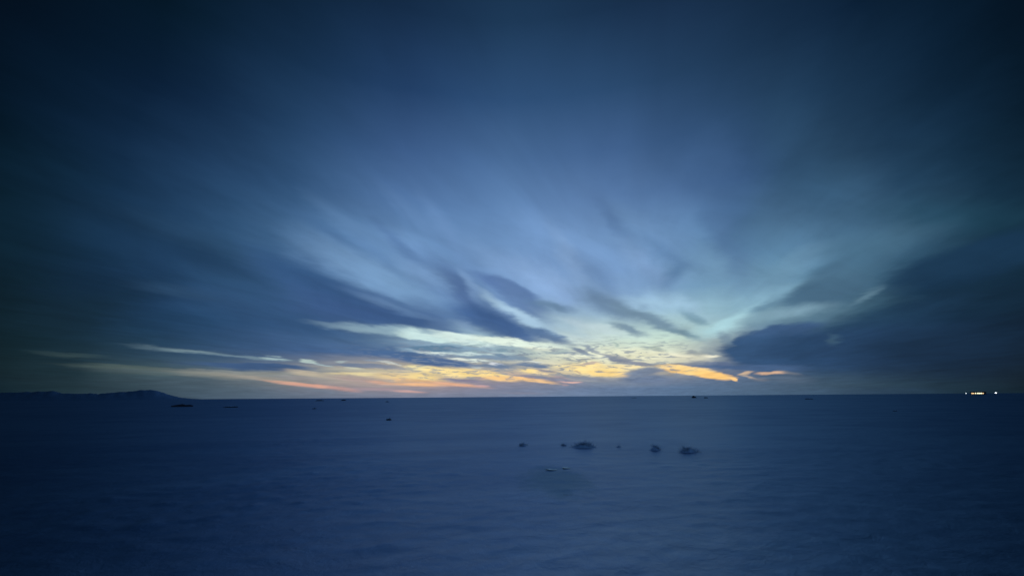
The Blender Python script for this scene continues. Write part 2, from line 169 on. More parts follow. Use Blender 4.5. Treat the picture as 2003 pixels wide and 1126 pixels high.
    (90, [(0.003677, 0.01764, 0.04231), (0.003677, 0.01764, 0.04231), (0.003677, 0.01764, 0.04231), (0.003677, 0.01764, 0.04231), (0.003677, 0.01764, 0.04231), (0.003677, 0.01764, 0.04231), (0.003677, 0.01764, 0.04231), (0.003677, 0.01764, 0.04231), (0.003677, 0.01764, 0.04231), (0.003677, 0.01764, 0.04231), (0.003677, 0.01764, 0.04231), (0.003677, 0.01764, 0.04231), (0.003677, 0.01764, 0.04231), (0.003677, 0.01764, 0.04231), (0.003677, 0.01764, 0.04231), (0.003677, 0.01764, 0.04231), (0.003677, 0.01764, 0.04231), (0.003677, 0.01764, 0.04231), (0.003677, 0.01764, 0.04231), (0.003677, 0.01764, 0.04231), (0.003677, 0.01764, 0.04231), (0.003677, 0.01764, 0.04231), (0.003677, 0.01764, 0.04231), (0.003677, 0.01764, 0.04231), (0.003677, 0.01764, 0.04231), (0.003677, 0.01764, 0.04231), (0.003677, 0.01764, 0.04231), (0.003677, 0.01764, 0.04231), (0.003677, 0.01764, 0.04231), (0.003677, 0.01764, 0.04231), (0.003677, 0.01764, 0.04231), (0.003677, 0.01764, 0.04231)])]
facA = mth(nt, 'ADD', mth(nt, 'DIVIDE', az, 360.0), 0.5)
elb = mth(nt, 'ADD', mth(nt, 'MULTIPLY', el, 0.65), mth(nt, 'MULTIPLY', el0, 0.35))
col = None
prev_el = None
for bel, row in BANDS:
    rp = nd(nt, 'ShaderNodeValToRGB')
    cr = rp.color_ramp
    cr.interpolation = 'LINEAR'
    cr.elements[0].position = AZS[0] / 360 + 0.5
    cr.elements[0].color = (*row[0], 1)
    cr.elements[1].position = AZS[-1] / 360 + 0.5
    cr.elements[1].color = (*row[-1], 1)
    for a_, c_ in zip(AZS[1:-1], row[1:-1]):
        e = cr.elements.new(a_ / 360 + 0.5)
        e.color = (*c_, 1)
    nt.links.new(facA, rp.inputs[0])
    if col is None:
        col = rp.outputs[0]
    else:
        f = mth(nt, 'DIVIDE', mth(nt, 'SUBTRACT', elb, prev_el), bel - prev_el, clamp=True)
        col = mixc(nt, f, col, rp.outputs[0])
    prev_el = bel

# clouds and gaps: azimuth, elevation, half length, half width, turn (all degrees), softness, cover, colour
CLOUDS = [
    (-35.79, 16.846, 13.98, 1.794, -6.7, 1, 0.4, (44, 76, 108)),
    (-44.64, 8.667, 11.274, 2.866, 31.6, 1, 0.34, (16, 38, 50)),
    (-36.64, 14.425, 16.693, 2.862, -9.6, 1, 0.68, (26, 54, 84)),
    (-37.97, 11.021, 6.337, 1.082, -0.4, 1, 0.68, (44, 74, 104)),
    (-21.7, 15.016, 11.308, 4.296, -28, 1, 0.68, (112, 148, 188)),
    (-15.91, 14.319, 13.483, 3.415, -20.3, 1, 0.9, (120, 158, 198)),
    (-13.86, 19.241, 7.822, 2.127, -16.6, 1, 0.81, (112, 150, 196)),
    (-15.55, 19.279, 8.15, 1.203, -40.1, 1, 0.61, (82, 116, 162)),
    (-11.2, 21.561, 11.213, 1.913, -37.3, 1, 0.47, (106, 143, 190)),
    (-8.51, 14.989, 9.993, 3.26, -28.5, 1, 0.81, (92, 124, 168)),
    (14.16, 22.793, 5.38, 2.141, -57.1, 1, 0.54, (78, 110, 155)),
    (17.58, 20.81, 8.089, 2.317, -41.8, 1, 0.54, (114, 152, 196)),
    (17.7, 16.565, 6.688, 2.202, -42.8, 1, 0.74, (130, 165, 208)),
    (-1.87, 16.795, 8.22, 2.226, -43.5, 1, 0.68, (124, 160, 205)),
    (4.48, 15.01, 10.739, 3.288, -29.2, 1, 0.81, (140, 174, 218)),
    (7.82, 19.618, 13.333, 3.25, -31, 1, 0.41, (118, 154, 200)),
    (12.77, 14.972, 4.129, 2.143, -48.1, 1, 0.61, (106, 140, 184)),
    (21.54, 15.044, 2.989, 1.628, 47.1, 1, 0.81, (92, 130, 170)),
    (18.34, 14.547, 5.061, 2.079, -5.1, 1, 0.54, (116, 150, 190)),
    (38.08, 22.277, 12.313, 5.706, -66.7, 1, 0.41, (50, 86, 116)),
    (28.43, 22.273, 11.651, 4.584, -82, 1, 0.41, (70, 104, 148)),
    (48.08, 16.147, 9.281, 2.422, -17.6, 1, 0.47, (34, 74, 95)),
    (-20.57, 20.251, 10.791, 1.677, -26.8, 1, 0.47, (104, 142, 186)),
    (-23.34, 19.44, 9.218, 1.262, -23.7, 1, 0.47, (66, 100, 142)),
    (-7.98, 20.725, 10.221, 1.678, -50.2, 1, 0.41, (116, 152, 200)),
    (-17.76, 17.464, 8.003, 1.048, -33.2, 1, 0.54, (92, 128, 172)),
    (-11.29, 15.559, 6.892, 1.345, -23.6, 1, 0.68, (122, 158, 200)),
    (-8, 15.004, 4.452, 1.371, -46.3, 1, 0.68, (84, 114, 160)),
    (8.42, 17.233, 8.365, 1.655, -57.9, 1, 0.41, (140, 172, 212)),
    (11.3, 13.049, 3.647, 1.348, -47.8, 1, 0.54, (98, 130, 168)),
    (21.16, 17.491, 6.759, 1.259, -38.9, 1, 0.47, (88, 124, 166)),
    (18.49, 12.581, 2.604, 1.038, -23.5, 1, 0.54, (150, 186, 218)),
    (-25.76, 13.673, 10.576, 3.198, -18.5, 0.7, 0.9, (52, 86, 128)),
    (-18.26, 11.075, 13.795, 2.386, -15.5, 0.6, 0.9, (60, 92, 138)),
    (-22.52, 10.497, 17.008, 2.968, -3.8, 0.9, 0.8, (58, 88, 134)),
    (-27.77, 8.745, 16.54, 2.373, -9.8, 1, 0.68, (46, 78, 116)),
    (-32.09, 11.767, 9.465, 2.954, -18.1, 1, 0.68, (46, 80, 116)),
    (-9.7, 9.575, 7.876, 1.861, -35.3, 1, 0.68, (78, 108, 152)),
    (-16.38, 11.499, 9.967, 0.781, -15.2, 1, 0.54, (112, 146, 186)),
    (-6.39, 13.009, 3.876, 1.714, -51.2, 0.8, 0.7, (82, 112, 160)),
    (-2.21, 9.412, 9.636, 2.129, -19.3, 0.6, 0.95, (66, 98, 146)),
    (-2.55, 10.327, 5.159, 1.465, -29.2, 0.7, 0.6, (62, 94, 142)),
    (4.57, 7.958, 4.533, 0.868, -20.6, 0.6, 0.9, (80, 110, 150)),
    (-0.88, 14.478, 6.236, 1.272, -20, 0.6, 0.9, (86, 116, 164)),
    (1.63, 12.512, 5.881, 1.905, -38.1, 0.7, 0.85, (94, 124, 168)),
    (4.75, 12.011, 4.147, 1.02, -12.5, 0.8, 0.6, (100, 132, 165)),
    (0.57, 10.993, 8.465, 0.994, -28.7, 0.9, 0.95, (164, 196, 220)),
    (6.38, 9.366, 5.943, 1.084, -27.9, 1, 0.5, (168, 198, 214)),
    (8.41, 9.308, 4.151, 1.077, -18.4, 1, 0.6, (185, 208, 220)),
    (1.25, 10.51, 3.639, 0.819, -29, 1, 0.6, (176, 208, 232)),
    (-6.14, 9.058, 2.411, 0.806, -26.5, 1, 0.5, (118, 146, 182)),
    (-26.1, 14.104, 9.928, 1.421, -20.7, 0.8, 0.6, (50, 84, 126)),
    (6.72, 13.922, 4.36, 1.931, -59.2, 1, 0.7, (142, 176, 220)),
    (-5.9, 14.544, 3.606, 1.105, -52.5, 1, 0.6, (132, 166, 208)),
    (12.88, 11.464, 7.15, 1.89, -27.4, 0.8, 0.85, (106, 134, 164)),
    (18.05, 9.301, 8.606, 1.081, -23.9, 0.8, 0.9, (110, 138, 160)),
    (19.48, 11.369, 5.485, 1.29, -16.1, 1, 0.6, (166, 202, 226)),
    (12.03, 8.349, 4.532, 0.929, -11.7, 1, 0.6, (196, 216, 220)),
    (6.12, 11.704, 3.965, 0.679, -16.3, 0.8, 0.6, (100, 130, 160)),
    (15.11, 8.318, 3.499, 0.766, -20.3, 0.8, 0.9, (116, 142, 162)),
    (21.69, 7.393, 2.91, 0.632, -21.2, 0.8, 0.9, (112, 142, 158)),
    (23.07, 9.342, 2.63, 0.94, -28, 0.8, 0.9, (112, 148, 164)),
    (17.49, 10.895, 1.238, 0.652, -21.4, 1, 0.6, (112, 142, 168)),
    (21.75, 11.028, 5.072, 1.77, -33, 1, 0.6, (168, 206, 232)),
    (17.72, 11.01, 5.348, 1.302, -20.3, 1, 0.4, (160, 194, 222)),
    (25.79, 7.897, 4.961, 1.436, 13.3, 1, 0.7, (178, 218, 224)),
    (27.29, 8.844, 4.585, 1.042, 27.6, 1, 0.7, (170, 212, 222)),
    (31.56, 10.942, 6.812, 1.257, 15.7, 1, 0.55, (138, 180, 200)),
    (33.68, 13.28, 4.871, 1.973, 30.4, 1, 0.6, (118, 160, 188)),
    (36.27, 14.981, 3.568, 1.665, 7.9, 1, 0.6, (102, 142, 172)),
    (27.9, 13.815, 8.127, 3.59, -31.9, 1, 0.35, (116, 152, 182)),
    (27.64, 18.458, 8.96, 2.519, -74.4, 1, 0.5, (80, 114, 156)),
    (41.99, 15.128, 7.385, 2.271, 3.7, 1, 0.45, (76, 114, 138)),
    (36.4, 10.586, 6.39, 1.852, 5.9, 0.7, 0.8, (66, 98, 124)),
    (36.66, 12.229, 4.427, 1.549, 33, 0.8, 0.6, (66, 98, 124)),
    (39.08, 11.823, 5.096, 2.492, 17.9, 1, 0.5, (70, 104, 128)),
    (30.91, 9.985, 2.835, 0.628, 12.7, 0.9, 0.6, (92, 128, 152)),
    (33.3, 8.992, 5.982, 0.902, 5.8, 1, 0.75, (128, 162, 180)),
    (40.36, 9.944, 2.756, 0.535, 24.5, 0.9, 0.8, (98, 132, 152)),
    (36.98, 8.43, 3.835, 0.733, 16.9, 1, 0.3, (90, 124, 146)),
    (48.18, 11.531, 8.058, 2.405, 11.6, 0.5, 0.8, (24, 54, 82)),
    (48.08, 8.476, 8.084, 3.141, 3.7, 0.7, 0.7, (16, 42, 64)),
    (41.8, 7.186, 7.585, 1.964, 11, 0.7, 0.7, (28, 58, 86)),
    (31.46, 6.513, 6.095, 1.131, 7.9, 0.4, 1, (60, 90, 128)),
    (31.48, 4.845, 7.472, 2.41, 0.5, 0.4, 1, (52, 84, 122)),
    (38.54, 4.647, 11.997, 3.12, 0.3, 0.6, 0.9, (36, 66, 100)),
    (45.15, 4.129, 10.372, 3.888, 1.9, 0.8, 0.8, (15, 40, 64)),
    (36.63, 5.65, 1.044, 0.86, 4.3, 1, 0.5, (72, 104, 124)),
    (26.32, 6.492, 1.503, 0.882, -56, 0.8, 0.7, (110, 135, 155)),
    (24.97, 4.449, 2.069, 0.611, -28.3, 0.8, 0.8, (120, 135, 150)),
    (24.44, 3.416, 5.047, 0.517, -5.1, 0.6, 1, (88, 110, 145)),
    (28.97, 3.073, 6.99, 0.534, -3.7, 0.7, 0.9, (68, 96, 134)),
    (-16.18, 8.341, 11.086, 0.756, -3.3, 0.8, 0.8, (150, 180, 195)),
    (-11.62, 7.61, 5.182, 0.657, -9.1, 0.6, 0.95, (205, 232, 230)),
    (-6.61, 7.377, 5.891, 0.857, -8.3, 0.6, 0.95, (215, 236, 230)),
    (0.52, 6.869, 7.747, 0.716, -6.8, 0.5, 1, (226, 242, 228)),
    (7.24, 5.438, 7.648, 0.714, -8.4, 0.7, 0.9, (236, 240, 215)),
    (-13.16, 5.845, 2.887, 0.325, -2.6, 0.8, 0.9, (165, 196, 212)),
    (-10.39, 5.62, 3.259, 0.327, -3.8, 0.6, 1, (226, 240, 232)),
    (-4.56, 5.552, 7.499, 0.332, -0.9, 0.8, 0.8, (205, 225, 222)),
    (-6.56, 4.755, 2.551, 0.244, -6.6, 0.6, 1, (225, 232, 222)),
    (-4.38, 4.558, 2.328, 0.245, -7.6, 0.6, 1, (220, 232, 222)),
    (-2.03, 4.154, 1.321, 0.189, -4.8, 0.6, 1, (235, 238, 240)),
    (-4.81, 3.734, 1.165, 0.188, -2.7, 0.6, 1, (222, 224, 205)),
    (2.45, 4.351, 2.462, 0.176, -1.9, 0.8, 0.8, (220, 228, 225)),
    (-10.41, 6.179, 4.411, 0.394, -1.7, 0.5, 0.95, (92, 125, 152)),
    (-5.25, 6.75, 3.033, 0.334, 7, 0.8, 0.6, (150, 178, 182)),
    (-4.39, 5.685, 1.595, 0.243, -13.3, 0.8, 0.7, (130, 158, 168)),
    (-1.18, 5.943, 1.212, 0.267, -5.9, 0.7, 0.8, (120, 150, 168)),
    (-2.53, 5.05, 7, 0.409, -1.5, 0.7, 0.9, (120, 145, 170)),
    (-1.52, 5.378, 1.24, 0.307, -8.7, 0.7, 0.8, (95, 125, 155)),
    (0.84, 4.93, 2.082, 0.555, -15.2, 0.8, 0.8, (128, 150, 170)),
    (-9.85, 4.413, 7.026, 0.694, -5.7, 0.5, 0.95, (74, 104, 148)),
    (-2.19, 3.89, 4.412, 0.457, -0.3, 0.7, 0.9, (92, 118, 152)),
    (2.85, 3.917, 3.589, 0.377, -3.8, 0.6, 0.95, (98, 122, 155)),
    (-15.05, 5.328, 7.838, 0.89, -1.4, 0.7, 0.8, (70, 102, 146)),
    (-7.61, 6.969, 3.845, 0.303, 5.2, 0.9, 0.4, (150, 180, 190)),
    (5.92, 5.728, 3.656, 0.498, -1, 0.8, 0.8, (150, 172, 178)),
    (9.01, 5.566, 2.157, 0.428, -26.1, 0.6, 0.95, (112, 132, 158)),
    (10.89, 5.651, 2.546, 0.51, -29.6, 0.7, 0.95, (118, 136, 160)),
    (7.24, 5.405, 4.651, 0.331, -6.1, 0.8, 0.7, (135, 155, 170)),
    (13.57, 4.539, 3.089, 0.519, -11.3, 0.5, 1, (112, 124, 152)),
    (15.28, 4.075, 2.081, 0.247, -10.3, 0.7, 0.9, (122, 132, 152)),
    (16.82, 3.874, 2.07, 0.294, -8.9, 0.7, 0.95, (125, 132, 150)),
    (13.4, 6.296, 0.733, 0.527, -28.6, 1, 0.7, (150, 175, 175)),
    (18.21, 5.699, 1.811, 0.479, -10.1, 0.8, 0.8, (140, 162, 164)),
    (15.05, 4.819, 0.678, 0.172, -6.9, 0.8, 0.8, (120, 125, 125)),
    (22.82, 5.033, 1.579, 0.466, -18.2, 0.8, 0.8, (142, 152, 158)),
    (24.64, 5.222, 1.643, 0.735, -32.5, 1, 0.6, (150, 165, 170)),
    (20.2, 3.71, 3.276, 0.285, 0.9, 0.7, 0.95, (128, 128, 138)),
    (24.19, 3.726, 2.984, 0.346, -5.6, 0.6, 0.95, (88, 108, 142)),
    (21.41, 4.598, 4.513, 0.746, -6.5, 1, 0.7, (238, 232, 205)),
    (24.48, 4.561, 1.315, 0.281, -7, 0.7, 0.9, (235, 232, 210)),
    (16.91, 4.92, 10.638, 1.277, -5.6, 1, 0.6, (240, 238, 205)),
    (-37.52, 4.999, 5.814, 0.358, -1.6, 1, 0.75, (100, 124, 136)),
    (-36.2, 4.939, 3.311, 0.321, -2.9, 1, 0.6, (126, 150, 158)),
    (-31.2, 4.588, 6.553, 0.308, -2.9, 0.9, 0.7, (120, 145, 158)),
    (-28.77, 4.563, 1.829, 0.231, -5.1, 0.6, 0.9, (155, 180, 185)),
    (-25.24, 4.257, 1.568, 0.271, -7.4, 0.6, 1, (175, 195, 192)),
    (-23.51, 3.846, 1.667, 0.165, -9.1, 0.7, 0.9, (165, 186, 190)),
    (-21.68, 4.282, 1.01, 0.189, -1.9, 0.7, 0.9, (165, 180, 182)),
    (-17.8, 4.483, 1.633, 0.168, -1, 0.8, 0.8, (140, 158, 180)),
    (-15.93, 4.226, 1.934, 0.199, -7.9, 0.6, 1, (205, 208, 200)),
    (-29.68, 3.55, 6.602, 0.533, -1.6, 0.5, 0.9, (62, 90, 130)),
    (-18.97, 3.867, 6.222, 0.312, -1.1, 0.8, 0.8, (88, 112, 145)),
    (-16.52, 3.711, 5.349, 0.263, -4, 0.8, 0.7, (130, 138, 155)),
    (-45.59, 4.066, 3.528, 0.323, -2.1, 1, 0.5, (62, 82, 84)),
    (-41.68, 3.08, 6.039, 0.356, -1.4, 0.9, 0.6, (86, 102, 98)),
    (-38.46, 2.732, 8.13, 0.513, -0.7, 1, 0.5, (98, 112, 112)),
    (-34.74, 2.561, 5.804, 0.533, -4.4, 1, 0.75, (144, 146, 138)),
    (-31.46, 2.769, 6.754, 0.372, -1.7, 0.8, 0.6, (150, 152, 145)),
    (-30.16, 2.257, 5.838, 0.447, -5, 1, 0.75, (164, 156, 144)),
    (-35.03, 1.405, 9.599, 0.944, -5.3, 1, 0.4, (68, 88, 102)),
    (-25.17, 2.202, 3.913, 0.391, -4.1, 0.8, 0.6, (150, 146, 148)),
    (-31.06, 3.484, 9.425, 0.563, -1.4, 0.8, 0.9, (60, 88, 126)),
    (-23.6, 3.209, 7.333, 0.219, -1.2, 0.9, 0.5, (120, 130, 142)),
    (-25.23, 2.853, 3.938, 0.392, -5.3, 0.8, 0.8, (190, 178, 156)),
    (-19.65, 2.833, 4.088, 0.322, -1.6, 0.7, 0.9, (230, 214, 165)),
    (-20, 3.571, 1.257, 0.19, -1.6, 0.7, 0.8, (205, 208, 185)),
    (-18.93, 3.306, 7.866, 0.339, -1, 0.9, 0.5, (178, 180, 165)),
    (-13, 2.4, 5.747, 0.586, -3, 0.7, 0.8, (242, 212, 152)),
    (-11.93, 3.655, 2.825, 0.459, -4.9, 0.6, 0.9, (240, 226, 172)),
    (-8.17, 3.115, 5.17, 0.742, -4.5, 0.6, 0.95, (252, 226, 158)),
    (-3.86, 2.879, 4.703, 0.654, -4.6, 0.6, 0.95, (252, 222, 150)),
    (-11.73, 2.69, 3.085, 0.639, -5.7, 0.8, 0.9, (250, 222, 152)),
    (-10.12, 2.854, 2.708, 0.466, -11.1, 0.9, 0.4, (190, 178, 150)),
    (-1.52, 2.311, 3.154, 0.466, -4.1, 0.6, 0.9, (252, 206, 142)),
    (2.65, 2.148, 4.316, 0.392, -8.4, 0.6, 0.95, (252, 205, 145)),
    (2.16, 3.266, 2.133, 0.329, -8.9, 0.6, 0.95, (252, 225, 155)),
    (4.32, 2.686, 2.567, 0.303, -16.5, 0.7, 0.9, (248, 222, 170)),
    (6.3, 2.306, 1.518, 0.217, -9.6, 0.8, 0.8, (220, 185, 175)),
    (6.52, 3.935, 2.462, 0.382, 4.8, 0.8, 0.8, (246, 232, 180)),
    (10.77, 3.341, 5.318, 0.951, -5.2, 0.5, 1, (254, 228, 160)),
    (14.37, 3.651, 3.884, 0.32, -1.4, 0.6, 0.95, (250, 230, 175)),
    (12.18, 2.8, 3.752, 0.551, -4, 0.6, 0.95, (252, 218, 145)),
    (14.44, 2.408, 0.856, 0.163, -4.4, 0.6, 0.9, (250, 215, 150)),
    (17.21, 2.95, 3.358, 0.481, 2.3, 0.7, 0.95, (122, 132, 155)),
    (16.24, 2.751, 2.272, 0.577, 6.2, 0.7, 0.95, (112, 128, 155)),
    (16.83, 1.987, 4.971, 0.865, -1.5, 0.7, 1, (108, 126, 154)),
    (17.06, 2.953, 1.613, 0.93, 11.9, 0.8, 0.9, (116, 130, 152)),
    (20.25, 3.306, 2.839, 0.498, -7.1, 0.5, 1, (252, 218, 155)),
    (22.39, 2.785, 3.692, 0.671, -7.6, 0.45, 1, (253, 216, 145)),
    (24.59, 2.274, 2.806, 0.581, -8.4, 0.45, 1, (253, 204, 128)),
    (26.61, 1.811, 0.698, 0.199, -24.5, 0.5, 1, (252, 205, 140)),
    (20.36, 2.871, 2.135, 0.31, -7.5, 0.8, 0.6, (245, 195, 125)),
    (28.01, 2.47, 1.124, 0.227, 8.8, 0.7, 0.9, (205, 178, 150)),
    (28.19, 2.06, 1.244, 0.255, -21.8, 0.8, 0.8, (178, 164, 150)),
    (30.45, 2.391, 1.835, 0.225, 0.9, 0.6, 0.95, (222, 182, 150)),
    (32.24, 2.359, 1.672, 0.307, -11.4, 0.9, 0.6, (120, 124, 132)),
    (29.42, 1.655, 1.471, 0.399, -3.6, 1, 0.6, (128, 130, 138)),
    (31.79, 1.762, 3.755, 0.783, -6.1, 1, 0.45, (96, 110, 126)),
    (2.48, 2.476, 3.976, 0.243, -6.1, 0.6, 0.95, (158, 146, 155)),
    (4.17, 3.277, 2.219, 0.253, -7.7, 0.7, 0.9, (150, 146, 155)),
    (-1.19, 3.325, 3.01, 0.329, -6, 0.8, 0.85, (175, 168, 160)),
    (-0.35, 2.991, 3.767, 0.219, -3, 0.8, 0.6, (190, 170, 160)),
    (-6.5, 2.074, 3.496, 0.314, -3.4, 0.6, 0.95, (132, 128, 150)),
    (-4.19, 2.325, 1.281, 0.271, -5.9, 0.8, 0.7, (200, 165, 150)),
    (7.51, 3.658, 1.758, 0.175, -4.7, 0.8, 0.6, (205, 190, 158)),
    (8.34, 3.09, 0.917, 0.131, -18.2, 0.7, 0.8, (190, 170, 150)),
    (8.86, 4.419, 2.68, 0.201, 5.7, 0.7, 0.85, (165, 165, 155)),
    (9.66, 4.044, 2.051, 0.217, 3.8, 0.8, 0.8, (180, 165, 165)),
    (5.63, 2.086, 5.036, 0.542, -7.9, 0.8, 0.85, (128, 132, 155)),
    (9.25, 2.268, 6.494, 0.431, -4.7, 0.8, 0.8, (120, 132, 155)),
    (-27.28, 1.774, 3.449, 0.264, -5.8, 0.7, 0.85, (205, 165, 145)),
    (-24.54, 1.438, 4.816, 0.293, -4.7, 0.8, 0.9, (222, 166, 145)),
    (-20.83, 1.054, 2.711, 0.398, -8.4, 0.8, 0.7, (192, 152, 146)),
    (-19.45, 2.186, 4.312, 0.509, -5.6, 0.8, 0.6, (170, 148, 150)),
    (-17.01, 1.855, 2.221, 0.257, -7.1, 0.8, 0.6, (220, 170, 142)),
    (-12.16, 1.605, 5.255, 0.338, -1.9, 0.8, 0.85, (240, 186, 136)),
    (-7.48, 1.561, 6.184, 0.327, -4.7, 0.9, 0.8, (238, 180, 142)),
    (-12.66, 2.082, 4.102, 0.293, -2.8, 0.7, 0.7, (225, 180, 135)),
    (-4.01, 1.383, 1.355, 0.129, -2.6, 0.7, 0.7, (205, 165, 165)),
    (-13.23, 0.724, 3.031, 0.193, -3.1, 0.7, 0.8, (205, 165, 158)),
    (-17.26, 1.018, 4.737, 0.308, -1.4, 0.8, 0.6, (170, 148, 155)),
    (7.43, 1.807, 1.944, 0.12, -2.1, 0.6, 0.95, (225, 185, 175)),
    (6.76, 1.492, 0.679, 0.216, -6, 0.8, 0.6, (180, 155, 160)),
    (-23.37, 0.759, 3.627, 0.351, -7.1, 1, 0.6, (105, 120, 138)),
    (1.29, 0.443, 5.125, 0.257, -1.2, 1, 0.35, (150, 145, 160))]
for ca, ce, la, lb, rot, soft, k, rgb in CLOUDS:
    mp = nd(nt, 'ShaderNodeMapping', vector_type='TEXTURE')
    nt.links.new(P, mp.inputs['Vector'])
    mp.inputs['Location'].default_value = (ca, ce, 0)
    mp.inputs['Rotation'].default_value = (0, 0, R(rot))
    mp.inputs['Scale'].default_value = (la, lb, 1)
    gr = nd(nt, 'ShaderNodeTexGradient', gradient_type='SPHERICAL')
    nt.links.new(mp.outputs[0], gr.inputs[0])
    m = maprange(nt, gr.outputs['Fac'], 0.0, soft, 0.0, k)
    col = mixc(nt, m, col, lin(rgb))

# drawn-out cirrus grain over everything, finer near the horizon
grain = ntex(nt, comb(nt, mth(nt, 'MULTIPLY', s_, 0.6), mth(nt, 'MULTIPLY', t_, 2.0), 1.3), 1.3, 4.0, 0.5, 0.6)
grain2 = ntex(nt, comb(nt, mth(nt, 'MULTIPLY', az0, 0.30), mth(nt, 'MULTIPLY', el0, 2.3), 8.1), 1.0, 5.0, 0.62, 0.6)
g1 = maprange(nt, grain.outputs['Fac'], 0.3, 0.7, 0.92, 1.08, 'LINEAR')
lowness = maprange(nt, el0, 1.2, 9.0, 1.0, 0.0)
# thin broken bars of grey cloud crossing the bright gap
bars = ntex(nt, comb(nt, mth(nt, 'MULTIPLY', az0, 0.48), mth(nt, 'MULTIPLY', mth(nt, 'ADD', el0, mth(nt, 'MULTIPLY', az0, 0.03)), 3.2), 21.0), 1.0, 4.0, 0.55, 1.1)
bm_ = maprange(nt, bars.outputs['Fac'], 0.50, 0.63)
bz = mth(nt, 'MULTIPLY', maprange(nt, el0, 1.6, 2.6), maprange(nt, el0, 8.5, 5.0))
ba = mth(nt, 'MULTIPLY', maprange(nt, az0, -24.0, -8.0), maprange(nt, az0, 25.0, 19.0))
bfac = mth(nt, 'MULTIPLY', mth(nt, 'MULTIPLY', bm_, 0.75), mth(nt, 'MULTIPLY', bz, ba))
col = mixc(nt, bfac, col, lin((128, 142, 160)))
g2 = mth(nt, 'ADD', 1.0, mth(nt, 'MULTIPLY', mth(nt, 'SUBTRACT', grain2.outputs['Fac'], 0.5), mth(nt, 'MULTIPLY', lowness, 0.55)))
# soft mottling of the middle sky, leaning down towards the glow
mot = ntex(nt, comb(nt, mth(nt, 'ADD', mth(nt, 'MULTIPLY', az0, 0.10), mth(nt, 'MULTIPLY', el0, 0.05)),
                    mth(nt, 'ADD', mth(nt, 'MULTIPLY', el0, 0.17), mth(nt, 'MULTIPLY', az0, 0.05)), 31.0), 1.0, 4.0, 0.55, 0.7)
mamt = mth(nt, 'MULTIPLY', maprange(nt, el0, 3.0, 8.0), maprange(nt, el0, 34.0, 18.0))
g3 = mth(nt, 'ADD', 1.0, mth(nt, 'MULTIPLY', mth(nt, 'SUBTRACT', mot.outputs['Fac'], 0.5), mth(nt, 'MULTIPLY', mamt, 0.5)))
g4 = maprange(nt, el0, 14.0, 34.0, 1.0, 0.90)
gain = mth(nt, 'MULTIPLY', mth(nt, 'MULTIPLY', g1, g2), mth(nt, 'MULTIPLY', g3, g4))
vm = nd(nt, 'ShaderNodeVectorMath', operation='SCALE')
nt.links.new(col, vm.inputs[0])
nt.links.new(gain, vm.inputs['Scale'])

# the air's own twilight
skyt = nd(nt, 'ShaderNodeTexSky', sky_type='NISHITA', sun_disc=False)
skyt.sun_elevation = R(SUN_EL)
skyt.sun_rotation = R(SUN_AZ)
sv = nd(nt, 'ShaderNodeVectorMath', operation='SCALE')
nt.links.new(skyt.outputs[0], sv.inputs[0])
sv.inputs['Scale'].default_value = 0.012
va = nd(nt, 'ShaderNodeVectorMath', operation='ADD')
nt.links.new(vm.outputs[0], va.inputs[0])
nt.links.new(sv.outputs[0], va.inputs[1])
bg = nd(nt, 'ShaderNodeBackground')
nt.links.new(va.outputs[0], bg.inputs['Color'])
bg.inputs['Strength'].default_value = 1.0
wo = nd(nt, 'ShaderNodeOutputWorld')
nt.links.new(bg.outputs[0], wo.inputs[0])

# ------------------------------------------------------------------ materials
def material(name):
    m = bpy.data.materials.new(name)
    m.use_nodes = True
    m.node_tree.nodes.clear()
    return m, m.node_tree


